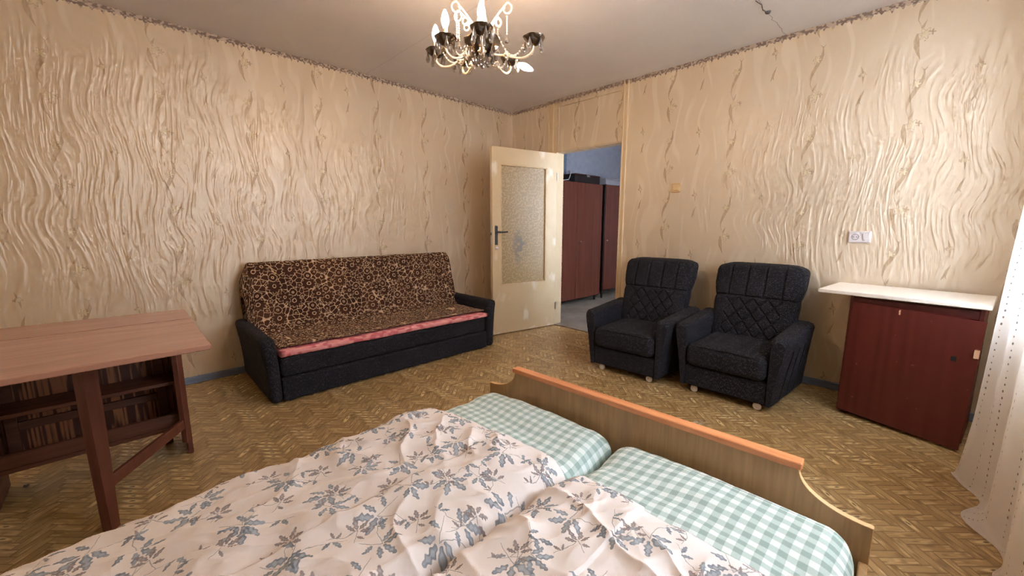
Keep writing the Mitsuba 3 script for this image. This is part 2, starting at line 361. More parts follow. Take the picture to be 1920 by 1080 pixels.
scene['crystal'] = {'type': 'principled', 'base_color': rgb('#fbf3ea'), 'roughness': .08, 'spec_trans': .45, 'eta': 1.5}

mat('smoked_metal', '#6e655c', .12, metallic=1.0)
mat('cream_arm', '#d6c5ac', .3, .5)
mat('candle_sleeve', '#f2dcb8', .4)
mat('brass', '#c7a56a', .25, metallic=1.0)
mat('bulb_glass', '#fff4e0', .3)
mat('cream_plastic', '#d8b98a', .35)
mat('cream_plastic_light', '#e2c799', .35)
mat('white_plastic', '#e8e6ea', .3)
mat('grey_box', '#8b8a90', .5)
mat('hook_dark', '#4a4642', .6)

# ------------------------------------------------------------------ room
H, W, YR = 2.6, 4.33, -5.2
struct('floor', trimesh.creation.box(bounds=[[-.06, YR-.1, -.06], [W+.1, 0.06, 0]]), 'lino')
struct('floor_hall', trimesh.creation.box(bounds=[[-.5, 0.06, -.06], [3.2, 4.2, -.004]]), 'hall_lino')
struct('ceiling', trimesh.creation.box(bounds=[[-.1, YR-.1, H], [W+.1, .12, H+.08]]), 'ceiling_paint')
struct('ceiling_hall', trimesh.creation.box(bounds=[[-.5, .12, H], [3.2, 4.2, H+.08]]), 'hall_paper')
struct('wall_left', trimesh.creation.box(bounds=[[-.1, YR-.1, 0], [0, 0, H]]), 'paper_left')
OX0, OX1, OZ = .745, 1.590, 2.025
FX0, FX1 = .605, 1.637
struct('wall_back', [trimesh.creation.box(bounds=[[-.5, 0, 0], [FX0, .12, H]]), trimesh.creation.box(bounds=[[FX1, 0, 0], [W+.1, .12, H]])], 'paper_back')
struct('wall_rear', trimesh.creation.box(bounds=[[-.1, YR-.1, 0], [W+.1, YR, H]]), 'paper_plain')
WY0, WY1, WZ0, WZ1 = -2.60, -.75, .86, 2.40
struct('wall_right', [trimesh.creation.box(bounds=[[W, YR-.1, 0], [W+.25, WY0, H]]), trimesh.creation.box(bounds=[[W, WY1, 0], [W+.25, .12, H]]),
                      trimesh.creation.box(bounds=[[W, WY0, 0], [W+.25, WY1, WZ0]]), trimesh.creation.box(bounds=[[W, WY0, WZ1], [W+.25, WY1, H]])], 'paper_plain')
# hall walls, with a window at the far end
struct('wall_hall_left', trimesh.creation.box(bounds=[[-.6, .12, -.05], [-.42, 4.2, H]]), 'hall_paper')
struct('wall_hall_right', [trimesh.creation.box(bounds=[[3.2, 1.7, -.05], [3.3, 4.2, H]]), trimesh.creation.box(bounds=[[3.2, .12, -.05], [3.3, .5, H]]), trimesh.creation.box(bounds=[[3.2, .5, -.05], [3.3, 1.7, .9]]), trimesh.creation.box(bounds=[[3.2, .5, 2.25], [3.3, 1.7, H]])], 'hall_paper')
struct('wall_hall_far', trimesh.creation.box(bounds=[[-.6, 4.2, -.05], [3.3, 4.3, H]]), 'hall_paper')
# window of the room
wn = structroot('window_1', 'white wooden window behind the sheer curtain')
fr = []
for a, b in ((WY0, WY0+.06), (WY1-.06, WY1), ((WY0+WY1)/2-.045, (WY0+WY1)/2+.045)): fr.append(box(W+.08, W+.14, a, b, WZ0, WZ1))
for a, b in ((WZ0, WZ0+.06), (WZ1-.06, WZ1)): fr.append(box(W+.081, W+.139, WY0, WY1, a, b))
add(wn, 'frame', fr, 'white_paint')
for a, b in ((WY0+.06, (WY0+WY1)/2-.045), ((WY0+WY1)/2+.045, WY1-.06)):
    v = np.array([[W+.11, a, WZ0+.06], [W+.11, b, WZ0+.06], [W+.11, b, WZ1-.06], [W+.11, a, WZ1-.06]])
    add(wn, 'pane', (v, np.array([[0, 1, 2], [0, 2, 3]])), 'window_glass')
add(wn, 'sill', box(W-.02, W+.10, WY0-.05, WY1+.05, WZ0-.03, WZ0, .006), 'white_paint')
# baseboards
struct('baseboard_left', box(0, .016, YR, 0, 0, .055, .004), 'baseboard_paint')
struct('baseboard_back', [box(0, FX0, -.016, 0, 0, .055, .004), box(FX1, W, -.016, 0, 0, .055, .004)], 'baseboard_paint')
struct('baseboard_right', box(W-.016, W, YR, 0, 0, .055, .004), 'baseboard_paint')
# zigzag paper frieze under the ceiling
def frieze(n, L, M):
    top = [(0, 0), (L, 0)]; low = []
    s, i = 0.0, 0
    while s < L:
        dpt = (.046, .036, .052, .034)[i % 4]; low += [(s+.0125, -dpt), (min(s+.025, L), -.028)]; s += .025; i += 1
    poly = Polygon([(0, 0), (L, 0)]+low[::-1])
    m = trimesh.creation.extrude_polygon(poly.buffer(0), .002, engine='earcut'); return xf(m, M)
ML = np.array([[0, 0, 1, 0.0], [1, 0, 0, YR], [0, 1, 0, H], [0, 0, 0, 1]]); MB = np.array([[1, 0, 0, 0.0], [0, 0, -1, -.0], [0, 1, 0, H], [0, 0, 0, 1]])
struct('trim_1', frieze(1, -YR, ML), 'frieze_print', label='brown scalloped paper border along the ceiling on the left wall')
MB2 = MB.copy(); MB2[1, 3] = -.018
struct('trim_2', frieze(1, FX0, MB), 'frieze_print', label='brown scalloped paper border beside the door frame')
b3 = MB.copy(); b3[0, 3] = FX1
struct('trim_3', frieze(1, W-FX1, b3), 'frieze_print', label='brown scalloped paper border along the ceiling on the back wall')
b4 = MB2.copy(); b4[0, 3] = FX0
struct('trim_4', frieze(1, FX1-FX0, b4), 'frieze_print', label='brown scalloped paper border over the door panel')

# ------------------------------------------------------------------ door block and door
db = structroot('trim_5', 'cream painted door surround with a wallpapered panel above the opening')
add(db, 'post', [box(FX0, OX0, -.008, .118, 0.0, H, .003), box(.640, .690, -.016, -.007, 0.0, H, .004), box(FX0+.002, .622, -.014, -.007, 0, H, .003)], 'trim_paint')
add(db, 'post', [box(OX1, FX1, -.016, .118, 0, H, .003), box(OX1-.004, OX1+.012, -.022, -.015, 0, H, .003)], 'trim_paint')
add(db, 'lintel', [box(OX0, OX1, .0, .118, OZ, OZ+.012, .002), box(OX0, OX1, -.010, .10, OZ+.012, OZ+.075, .002)], 'paper_back')
add(db, 'panel', box(OX0, OX1, -.004, .1, OZ+.075, 2.515, .001), 'paper_back')
add(db, 'top_rail', box(OX0, OX1, -.010, .10, 2.517, H, .002), 'paper_back')
add(db, 'side_rail', box(OX0, OX0+.022, -.0105, .0, OZ+.075, 2.517, .002), 'paper_back')
add(db, 'side_rail', box(OX1-.022, OX1, -.0105, .0, OZ+.075, 2.517, .002), 'paper_back')
add(db, 'threshold', box(OX0, OX1, -.01, .11, 0, .012, .004), 'hall_lino')
# door leaf: local x along the leaf from the hinge, local -y is the face in view
dA = math.atan2(-.847, -.161)
hM = TM(.748, -.02, 0, dA)
# the face in view is local +y (left of the leaf's direction)
dr1 = structroot('door_1', 'cream painted door standing open, with a patterned glass pane and grey handle')
LW, LT = .862, .040
gx0, gx1, gz0, gz1 = .150, .765, .552, 1.842
leaf = m3.Manifold.cube([LW, LT, 2.0]).translate([0.006, -LT/2, .012])-m3.Manifold.cube([gx1-gx0, .2, gz1-gz0]).translate([gx0, -.1, gz0])
lm = leaf.to_mesh(); leafm = trimesh.Trimesh(lm.vert_properties[:, :3], lm.tri_verts, process=False)
add(dr1, 'leaf', leafm, 'door_paint', M=hM)
add(dr1, 'pane', box(gx0-.005, gx1+.005, -.003, .003, gz0-.005, gz1+.005, 0), 'frosted_pane', M=hM)
for s in (1, -1):
    y0, y1 = (.004, .022) if s > 0 else (-.022, -.004)
    add(dr1, 'glazing_bead', [box(gx0, gx1, y0, y1, gz0, gz0+.014), box(gx0, gx1, y0, y1, gz1-.014, gz1), box(gx0, gx0+.014, y0, y1, gz0+.0141, gz1-.0141), box(gx1-.014, gx1, y0, y1, gz0+.0141, gz1-.0141)], 'door_paint', M=hM)
for s in (1, -1):
    hd = add(dr1, 'handle', xf(softbox(-.0175, .0175, -.004, .004, -.10, .10, .016, .01), np.array([[1, 0, 0, .822], [0, 1, 0, s*(LT/2+.004)], [0, 0, 1, 1.10], [0, 0, 0, 1.0]])), 'black_plastic', True, M=hM)
    if s > 0: labels[hd] = {'label': 'dark grey lever handle on a long plate'}
    add(hd, 'lever', tube([(.822, s*.026, 1.135), (.822, s*.060, 1.135), (.812, s*.068, 1.135), (.77, s*.069, 1.133), (.705, s*.066, 1.136)], [.010, .010, .010, .009, .008], 10), 'black_plastic', 40, M=hM)
kb = add(dr1, 'knob', [ell((.822, LT/2+.010, .965), (.020, .013, .020)), ell((.822, LT/2+.022, .965), (.012, .008, .012))], 'white_plastic', True, M=hM)
labels[kb] = {'label': 'small round white lock knob'}
add(dr1, 'lock_plate', box(LW+.0055, LW+.0085, -.010, .010, 1.0, 1.22, .001), 'steel', M=hM)
add(dr1, 'latch', box(LW+.008, LW+.018, -.006, .006, 1.10, 1.13, .002), 'black_plastic', M=hM)
for z in (.25, 1.75):
    add(dr1, 'hinge', tube([(0, .024, z-.045), (0, .024, z+.045)], .008, 10), 'steel', 40, M=hM)

# ------------------------------------------------------------------ hallway things
def wardrobe(y0, y1, seam, knobs, z0, z1, label, ztrim=True):
    t = thing('wardrobe', label, 'wardrobe')
    X0, X1 = -.40, .128
    add(t, 'body', [box(X0, X1, y0, y0+.02, z0, z1), box(X0, X1, y1-.02, y1, z0, z1), box(X0, X0+.01, y0+.0201, y1-.0201, z0, z1), box(X0+.011, X1, y0+.0201, y1-.0201, z1-.02, z1), box(X0+.011, X1, y0+.0201, y1-.0201, z0, z0+.02)], 'wardrobe_side')
    ed = [y0]+seam+[y1]
    for a, b, k in zip(ed[:-1], ed[1:], knobs):
        d = add(t, 'door', box(X1+.002, X1+.022, a+.002, b-.002, z0+.012, z1-.006, .002), 'wardrobe_veneer')
        if k is not None: add(d, 'knob', [ell((X1+.034, k, .955), (.012, .011, .011)), tube([(X1+.02, k, .955), (X1+.034, k, .955)], .005, 8)], 'steel', True)
    for yy in (y0+.05, y1-.05):
        for xx in (X0+.06, X1-.04):
            add(t, 'leg', tube([(xx, yy, -.004), (xx, yy, z0+.004)], [.014, .020], 10), 'wardrobe_side', 40)
    return t
wardrobe(.22, 1.83, [.62, 1.19], [None, None, 1.27], .075, 1.83, 'glossy red-brown wooden wardrobe nearest the doorway in the hall')
wardrobe(1.935, 2.95, [2.44], [1.99, None], .13, 1.845, 'second glossy red-brown wardrobe farther along the hall, past the dark gap')
t = thing('wooden_case', 'dark brown wooden case lying on top of the nearer hall wardrobe', 'box')
add(t, 'body', box(-.32, .11, 1.17, 1.80, 1.8305, 1.935, .004), 'wardrobe_side')
add(t, 'lid', box(-.325, .115, 1.165, 1.805, 1.936, 1.955, .003), 'cabinet_dark')
add(t, 'clasp', box(.115, .119, 1.45, 1.52, 1.92, 1.95, .001), 'steel')
t = thing('storage_box', 'pale grey flat box lying on the farther hall wardrobe', 'box')
add(t, 'body', box(-.30, .11, 1.97, 2.55, 1.8455, 1.925, .004), 'grey_box'); add(t, 'lid', box(-.305, .115, 1.965, 2.555, 1.926, 1.952, .003), 'grey_box')
t = thing('loose_cable', 'thin white cable looping over the top of the nearer hall wardrobe', 'cable')
scene[t] = mikit.ply(tube([(.10, .80, 1.838), (.09, .95, 1.842), (.06, 1.08, 1.86), (.05, 1.13, 1.93), (.04, 1.15, 1.99), (-.02, 1.19, 2.0), (-.10, 1.30, 1.972), (-.2, 1.45, 1.962)], .006, 8), 'white_plastic', smooth=40)
t = thing('wall_cupboard', 'dark slate-grey box on the hall wall just left in the doorway', 'cupboard')
add(t, 'body', box(-.419, -.20, .75, 1.33, 1.84, 2.56, .004), 'baseboard_paint'); add(t, 'door', box(-.199, -.182, .755, 1.325, 1.85, 2.55, .002), 'baseboard_paint')

# ------------------------------------------------------------------ sofa
so = thing('sofa', 'long low black fabric sofa with thick padded arms against the left wall', 'sofa')
SY0, SY1 = -3.125, -1.10
add(so, 'base', softbox(.10, .885, SY0+.10, SY1-.10, .012, .170, .015, .06), 'black_fabric', 40)
add(so, 'seat', softbox(.24, .872, SY0+.102, SY1-.102, .172, .318, .03, .05, lambda p, n: .006*np.sin((p[:, 1]+3)*9)*(n[:, 2] > .5)), 'black_fabric', True)
def sofa_back():
    m = softbox(-.075, .075, SY0+.115, SY1-.075, 0, .63, .055, .05)
    v = m.vertices; z = v[:, 2]
    v[:, 0] += .255-.17*(z/.63)-.0; v[:, 2] = z+.255
    m.vertices = v; return m
add(so, 'backrest', sofa_back(), 'black_fabric', True)
def sofa_arm(yc, sg):
    m = softbox(.075, .905, -.046, .046, .012, .475, .042, .03)
    v = m.vertices; f = np.clip(v[:, 2]/.47, 0, 1)
    v[:, 1] = yc+v[:, 1]*(.86+.22*f**3)+sg*(.030*f**2.2); v[:, 2] -= .03*np.clip((.3-v[:, 0])/.25, 0, 1)*f*0
    m.vertices = v; return m
add(so, 'arm', sofa_arm(SY0+.058, -1), 'black_fabric', True)
add(so, 'arm', sofa_arm(SY1-.058, 1), 'black_fabric', True)
for yy in (SY0+.16, SY1-.16):
    for xx in (.16, .84): add(so, 'foot', box(xx-.02, xx+.02, yy-.02, yy+.02, 0, .0125, .001), 'dark_hole')

# folded pink blanket on the seat
def slab(y0, y1, x0, x1, z, th, amp, n=(50, 14), seed=1, xf_=None):
    ny, nx = n; Y, X = np.meshgrid(np.linspace(y0, y1, ny), np.linspace(x0, x1, nx))
    wob = amp*(meshkit.fbm(np.stack([Y*5, X*5, np.full_like(X, seed)], -1), 3)-.5)
    return Y, X, wob
def blanket():
    # closed profile in (x, z) swept along y: rounded front fold
    prof = [(.46, .319), (.80, .319)]+[(.868+.019*math.sin(a), .340-.019*math.cos(a)-.002) for a in np.linspace(.2, PI-.2, 8)]+[(.80, .357), (.46, .353)]
    prof = np.array(prof); ys = np.linspace(SY0+.108, SY1-.105, 70); V = []
    for y in ys:
        w = .014*(meshkit.noise(np.array([y*6, 1.0, 2.0]))-.5)+.010*(meshkit.noise(np.array([y*19, 1.0, 2.0]))-.5); h = .008*(meshkit.noise(np.array([y*9, 5.0, 2.0])))
        p = prof.copy(); f = np.clip((p[:, 0]-.7)/.17, 0, 1); p[:, 0] += w*f; p[:, 1] += np.where(p[:, 1] > .33, h*.8, 0)
        p[:, 0] += .02*f*np.clip((y+1.7)/.5, 0, 1)
        V.append(np.stack([p[:, 0], np.full(len(p), y), p[:, 1]], 1))
    k = len(prof); V = np.vstack(V); Fc = []
    for i in range(len(ys)-1):
        for j in range(k):
            a, b = i*k+j, i*k+(j+1) % k; Fc += [[a, b, b+k], [a, b+k, a+k]]
    for j in range(1, k-1): Fc += [[0, j+1, j], [(len(ys)-1)*k, (len(ys)-1)*k+j, (len(ys)-1)*k+j+1]]
    m = trimesh.Trimesh(V, Fc, process=False); m.fix_normals(); return m
t = thing('pink_blanket', 'thick mottled pink blanket folded flat on the sofa seat under the brown throw', 'blanket')
scene[t] = mikit.ply(blanket(), 'pink_fabric', smooth=True)

# brown floral throw: over the back, down to the seat
def throw():
    path = [(.075, .60), (.045, .80), (.050, .872), (.085, .905), (.125, .910), (.160, .895), (.180, .86), (.225, .70), (.275, .52), (.318, .40), (.345, .374), (.40, .366), (.55, .368), (.70, .3685), (.80, .3695), (.842, .369)]
    path = np.array(path); L = np.r_[0, np.cumsum(np.linalg.norm(np.diff(path, axis=0), axis=1))]
    nt, ns = 120, 190
    tt = np.linspace(0, L[-1], nt); px = np.interp(tt, L, path[:, 0]); pz = np.interp(tt, L, path[:, 1])
    k = np.ones(7)/7; px[3:-3] = np.convolve(px, k, 'valid'); pz[3:-3] = np.convolve(pz, k, 'valid')
    tx = np.gradient(px); tz = np.gradient(pz); nl = np.hypot(tx, tz); nx_, nz_ = -tz/nl, tx/nl
    nx_, nz_ = np.where(True, -nx_*-1, 0), nz_
    # outward normal: up / forward
    nx_, nz_ = -tz/nl, tx/nl
    y0, y1 = SY0+.105, SY1-.060      # ends of the backrest
    S = np.linspace(-.26, (y1-y0)+.16, ns); V = np.zeros((nt, ns, 3)); uv = np.zeros((nt, ns, 2))
    back = np.clip((.40-px)/.06, 0, 1)                  # 1 on the backrest, 0 on the seat
    for j, s in enumerate(S):
        w = (meshkit.fbm(np.stack([np.full(nt, s*7), tt*7, np.full(nt, 3.0)], -1), 3)-.5)
        wob = .006+.012*np.abs(w)+.006*np.exp(-((tt-1.14)/.05)**2)
        over_l, over_r = np.maximum(-s, 0), np.maximum(s-(y1-y0), 0)
        y = np.full(nt, y0+np.clip(s, 0, y1-y0)); z = pz.copy(); x = px.copy()
        # on the seat the sheet stops short of the arms: gather
        ssq = np.clip(s, 0, y1-y0)
        yseat = SY0+.115+(ssq/(y1-y0))*((SY1-.112)-(SY0+.115))
        y = y*back+(1-back)*yseat
        drop = (over_l+over_r)*back
        z = z-drop; y = y-np.minimum(over_l*.5, .06)*back*.9+np.minimum(over_r, .02)*back*.6
        lift = np.where(drop > .05, .5, 1.0)
        V[:, j, 0] = x+nx_*wob*lift+back*over_l*.05; V[:, j, 1] = y; V[:, j, 2] = np.maximum(z+nz_*wob*lift, .3)
        uv[:, j, 0] = s; uv[:, j, 1] = tt
        # front edge waviness on the seat
        e = np.clip((px-.6)/.24, 0, 1); V[:, j, 0] += e*(.025*(meshkit.noise(np.array([s*4, 7.0, 1.0]))-.5)+.02*np.clip((s-1.3)/.5, 0, 1)-.012)
    # folded corner at the left front
    return trimesh.Trimesh(V.reshape(-1, 3), grid(ns, nt), process=False), uv.reshape(-1, 2)
tm, tuv = throw()
# give it thickness: second layer just below
def thicken(m, uv, d):
    n = m.vertex_normals; V = np.vstack([m.vertices, m.vertices-n*d]); k = len(m.vertices)
    ed = m.edges_sorted; u_, c_ = np.unique(ed, axis=0, return_counts=True); bset = {tuple(e) for e in u_[c_ == 1]}
    side = []
    for a, b in m.edges:
        if (min(a, b), max(a, b)) in bset: side += [[a, a+k, b], [b, a+k, b+k]]
    return trimesh.Trimesh(V, np.vstack([m.faces, m.faces[:, ::-1]+k, np.array(side)]), process=False), np.vstack([uv, uv])
tm, tuv = thicken(tm, tuv, .0035)
t = thing('sofa_throw', 'brown and cream floral throw draped over the sofa back and seat', 'throw')
scene[t] = mikit.ply(tm, 'throw_fabric', smooth=True, uv=tuv)

# ------------------------------------------------------------------ armchairs
def arm_mesh(s):
    """front outline tapers to the floor; the outer side leans outwards"""
    V = []
    ys = [0.0, .03, .10, .25, .40, .55, .62, .65]
    prof0 = None
    for y in ys:
        f = y/.65
        ins, out_top, out_bot = .255, .355+.03*f, .29+.05*f
        ztop = .505+.022*f
        if y == 0: ztop -= .02; ins += .01; out_top -= .012; out_bot -= .006
        if y >= .65: ztop -= .02; out_top -= .012
        ring = [(ins, .055), (ins, .20), (ins, ztop-.03), (ins+.006, ztop-.010), (ins+.025, ztop), (out_top-.045, ztop+.004), (out_top-.015, ztop-.006), (out_top, ztop-.03), (out_top-.008, ztop-.09), ((out_top+out_bot)/2, .28), (out_bot, .055)]
        V.append([(s*a, y, z) for a, z in ring])
    k = len(V[0]); n = len(V); P = np.array(V).reshape(-1, 3); Fc = []
    for i in range(n-1):
        for j in range(k):
            a, b = i*k+j, i*k+(j+1) % k; Fc += [[a, b, b+k], [a, b+k, a+k]]
    c0, c1 = len(P), len(P)+1
    P = np.vstack([P, [P[:k].mean(0)], [P[-k:].mean(0)]])
    for j in range(k): Fc += [[c0, (j+1) % k, j], [c1, (n-1)*k+j, (n-1)*k+(j+1) % k]]
    m = trimesh.Trimesh(P, Fc, process=False); m.fix_normals(); return m
def chair_back():
    nu, nv = 121, 131
    U, Vv = np.meshgrid(np.linspace(-1, 1, nu), np.linspace(0, 1, nv))
    h = .68; z = Vv*h
    # half width: narrower waist, wide headrest with rounded corners
    zz = Vv
    wdt = np.interp(zz, [0, .15, .45, .58, .64, .70, .80, .93, 1.0], [.262, .272, .280, .284, .281, .292, .303, .304, .303])
    rc = np.clip((zz-.93)/.07, 0, 1); wdt = wdt-.032*(1-np.sqrt(np.maximum(1-rc**2, 0)))
    X = U*wdt; Z = .235+z
    ztop = 1-np.abs(U)**8*.03; Z = .235+(Z-.235)*ztop
    dep = .50+.20*(Vv**1.15)                        # leaning back
    thick = .05+.025*(1-np.abs(U)**6)
    edge = np.clip((1-np.abs(U))/.10, 0, 1); edge = np.sqrt(1-(1-edge)**2); tope = np.clip((1-Vv)/.07, 0, 1); tope = np.sqrt(1-(1-tope)**2)
    thick = .03+(thick-.01)*edge*tope
    # stitched grooves: upright channels above, diamonds in the middle, channels below
    def g(d, w=.006): return np.exp(-(d/w)**2)
    G = np.zeros_like(X)
    up = (Vv > .63)*1.0; lo = (Vv < .20)*1.0; mid = (Vv >= .20)*(Vv <= .63)*(np.abs(X) < .19)
    for xc in (-.18, -.06, .06, .18): G = np.maximum(G, up*g(X-xc))
    for xc in (-.12, -.04, .04, .12): G = np.maximum(G, lo*g(X-xc))
    a, b = (X+(z-.43)*.85), (X-(z-.43)*.85); pd = .098
    for q in (a, b):
        f = np.abs((q/pd+.5) % 1-.5)*pd; G = np.maximum(G, mid*g(f, .0055))
    G = np.maximum(G, g(z-.64*h, .007)*1.0)
    thick = thick-.016*G*edge
    Fr = np.stack([X, dep-thick, Z], -1).reshape(-1, 3); Bk = np.stack([X, dep+.045+0*X, Z], -1).reshape(-1, 3)
    f = grid(nu, nv); k = nu*nv; idx = np.arange(k).reshape(nv, nu); side = []
    for line in (idx[0], idx[-1][::-1], idx[::-1, 0], idx[:, -1]):
        for p, q in zip(line[:-1], line[1:]): side += [[p, q, q+k], [p, q+k, p+k]]
    m = trimesh.Trimesh(np.vstack([Fr, Bk]), np.vstack([f, f[:, ::-1]+k, np.array(side)[:, ::-1]]), process=False)
    m.fix_normals(); m.merge_vertices(); return m
def stitches():
    out = []
    h = .68
    def pt(x, v): return (x, .50+.20*v**1.15-.058, .235+v*h)
    for xs, vs in (((-.18, -.06, .06, .18), np.arange(.67, .95, .022)), ((-.12, -.04, .04, .12), np.arange(.05, .19, .022))):
        for xc in xs: out.append([tube([pt(xc, v), pt(xc, v+.012)], .0016, 5) for v in vs])
    return out
def caster(x, y):
    return [trimesh.creation.torus(.017, .0095, major_sections=18, minor_sections=8, transform=np.array([[1, 0, 0, x], [0, 0, -1, y], [0, 1, 0, .0265], [0, 0, 0, 1.0]])), ell((x, y, .0265), (.014, .012, .014), 1)]
def armchair(M, label):
    t = thing('armchair', label, 'armchair', 'pair of black armchairs')
    add(t, 'base', softbox(-.262, .262, .012, .60, .055, .205, .012, .06), 'black_fabric', 40, M=M)
    add(t, 'seat', softbox(-.252, .252, -.03, .54, .212, .372, .045, .03, lambda p, n: .014*(1-np.clip(np.abs(p[:, 0])/.25, 0, 1)**2)*(n[:, 2] > .7)+.003*np.sin(p[:, 0]*40)*(n[:, 1] < -.5)), 'black_fabric', True, M=M)
    bk = add(t, 'backrest', chair_back(), 'black_fabric', 50, M=M)
    for sm_ in stitches(): add(bk, 'seam', sm_, 'stitch', M=M)
    for s in (-1, 1):
        a = add(t, 'arm', arm_mesh(s), 'black_fabric', 40, M=M)
        pl = []
        for y in (.16, .30, .44):
            f = y/.65; o1, o0 = .355+.03*f, .29+.05*f
            pl.append(tube([(s*(o1-.006+.004), y, .41), (s*((o1+o0)/2+.004), y, .28), (s*(o0+.003), y, .07)], .004, 6))
        add(a, 'pleat', pl, 'stitch' if False else 'black_fabric', 40, M=M)
    for x in (-.20, .21):
        for y in (.045, .52):
            c = add(t, 'caster', caster(x, y), 'caster_grey', 40, M=M); labels[c] = {'label': 'pale grey caster wheel'}
            add(c, 'stem', tube([(x, y+.014, .022), (x, y+.014, .056)], .005, 8), 'steel', 40, M=M)
    return t
armchair(TM(2.228, -.925, 0, math.radians(4.0)), 'black tufted armchair nearer the doorway, its arm touching the other armchair')
armchair(TM(2.952, -.838, 0, math.radians(.2)), 'black tufted armchair nearer the dark red cabinet, with diamond stitching on the back')

# ------------------------------------------------------------------ drop-leaf table
tb = thing('drop_leaf_table', 'reddish-brown wooden drop-leaf table with one leaf raised on a swung-out leg', 'table')
TY0, TY1 = -4.30, -3.495
def plate(q, z0, z1, rnd=.012):
    poly = Polygon(q).buffer(-rnd).buffer(rnd, quad_segs=4)
    a = trimesh.creation.extrude_polygon(poly.buffer(-.003), z1-z0, engine='earcut'); b = trimesh.creation.extrude_polygon(poly, z1-z0-.006, engine='earcut')
    return trimesh.convex.convex_hull(np.vstack([a.vertices+[0, 0, z0], b.vertices+[0, 0, z0+.003]]))
add(tb, 'tabletop', plate([(.955, TY1), (1.268, TY1), (1.235, TY0), (.915, TY0)], .722, .744), 'table_wood', M=None)
add(tb, 'leaf', plate([(1.272, TY1), (1.893, TY1+.002), (1.915, TY0), (1.239, TY0)], .7215, .7435), 'table_wood')
bp = add(tb, 'back_panel', box(.968, .976, -4.209, -3.573, .150, .7215, .001), 'striped_veneer'); labels[bp] = {'label': 'back panel in striped veneer'}
add(tb, 'side_panel', box(.965, 1.215, -3.572, -3.55, 0, .7215, .003), 'dark_wood')
add(tb, 'side_panel', box(.965, 1.215, -4.232, -4.21, 0, .7215, .003), 'dark_wood')
add(tb, 'shelf', box(1.003, 1.190, -4.209, -3.573, .392, .410, .002), 'shelf_wood')
add(tb, 'shelf', box(1.003, 1.200, -4.209, -3.573, .150, .170, .002), 'shelf_wood')
add(tb, 'apron', box(1.180, 1.199, -4.209, -3.573, .171, .235, .002), 'shelf_wood')
add(tb, 'apron', box(.985, 1.19, -3.90, -3.88, .68, .7215, .002), 'shelf_wood')
# folded gate at the back
g2 = add(tb, 'folded_gate', [box(.978, 1.0, -3.66, -3.62, 0, .70, .002), box(.978, 1.0, -4.19, -4.15, .08, .70, .002), box(.980, .998, -4.15, -3.66, .265, .305, .002), box(.980, .998, -4.15, -3.66, .655, .695, .002)], 'shelf_wood')
# swung-out gate: post at the corner of the body, leg out under the leaf
A, B = np.array([1.232, -3.568]), np.array([1.678, -3.862]); gd = math.atan2(*(B-A)[::-1]); gl = float(np.linalg.norm(B-A))
GM = TM(A[0], A[1], 0, gd)
gt = add(tb, 'gate', box(-.012, .028, -.014, .014, .085, .7205, .003), 'dark_wood', M=GM)
taper = trimesh.convex.convex_hull(np.array([(gl+dx*w, dy*.017*w, z) for z, w in ((0, .75), (.55, 1), (.7205, 1)) for dx in (-.030, .030) for dy in (-1, 1)]) if False else np.array([(gl+dx*(.62 if z < .1 else 1), dy, z) for z in (0, .5, .7205) for dx in (-.034, .034) for dy in (-.016, .016)]))
add(gt, 'leg', taper, 'dark_wood', M=GM)
add(gt, 'rail', box(.0285, gl-.027, -.009, .009, .165, .215, .002), 'dark_wood', M=GM)
add(gt, 'rail', box(.0285, gl-.034, -.009, .009, .655, .715, .002), 'dark_wood', M=GM)

# ------------------------------------------------------------------ dark red cabinet and white board
CM = TM(3.425, -.022, 0, math.radians(-6))
cb = thing('low_cabinet', 'low dark red wooden cabinet with its door hanging askew, by the curtain', 'cabinet')
add(cb, 'side_panel', box(.145, .163, -.40, -.01, .02, .782, .002), 'cabinet_red', M=CM)
add(cb, 'side_panel', box(.682, .70, -.40, -.01, .02, .782, .002), 'cabinet_red', M=CM)
add(cb, 'top_panel', box(.1635, .6815, -.40, -.01, .764, .782, .002), 'cabinet_dark', M=CM)
add(cb, 'bottom_panel', box(.1635, .6815, -.398, -.01, .05, .068, .002), 'cabinet_dark', M=CM)
add(cb, 'back_panel', box(.1635, .6815, -.016, -.010, .0685, .7635, .001), 'cabinet_dark', M=CM)
add(cb, 'rail', box(.1635, .6815, -.40, -.382, .715, .7635, .002), 'cabinet_red', M=CM)
for x in (.18, .66):
    for y in (-.36, -.05): add(cb, 'foot', box(x-.015, x+.015, y-.015, y+.015, 0, .0205, .002), 'cabinet_dark', M=CM)
def quad_panel(c, th):
    c = np.array(c, float); n = np.cross(c[1]-c[0], c[3]-c[0]); n /= np.linalg.norm(n); return trimesh.convex.convex_hull(np.vstack([c, c+n*th]))
TL, TR, BR, BL = (3.545, -.452, .742), (4.083, -.580, .722), (4.064, -.586, .014), (3.532, -.446, .030)
dcorn = np.array([TL, TR, BR, BL]); dn = np.cross(dcorn[1]-dcorn[0], dcorn[3]-dcorn[0]); dn /= np.linalg.norm(dn)
if dn[1] > 0: dn = -dn
dd = add(cb, 'door', trimesh.convex.convex_hull(np.vstack([dcorn, dcorn-dn*.018])), 'cabinet_red')
def dpt(a, b): return (1-b)*((1-a)*dcorn[0]+a*dcorn[1])+b*((1-a)*dcorn[3]+a*dcorn[2])
kc = dpt(.845, .31); ex = (dcorn[1]-dcorn[0])/np.linalg.norm(dcorn[1]-dcorn[0]); ez = np.cross(ex, dn)
def onface(c, sx, sz, th): return trimesh.convex.convex_hull(np.array([c+ex*a*sx+np.array([0, 0, 1])*b*sz+dn*t_ for a in (-1, 1) for b in (-1, 1) for t_ in (0, th)]))
lk = add(dd, 'lock_plate', onface(kc, .010, .013, .002), 'dark_hole'); labels[lk] = {'label': 'small dark keyhole plate'}
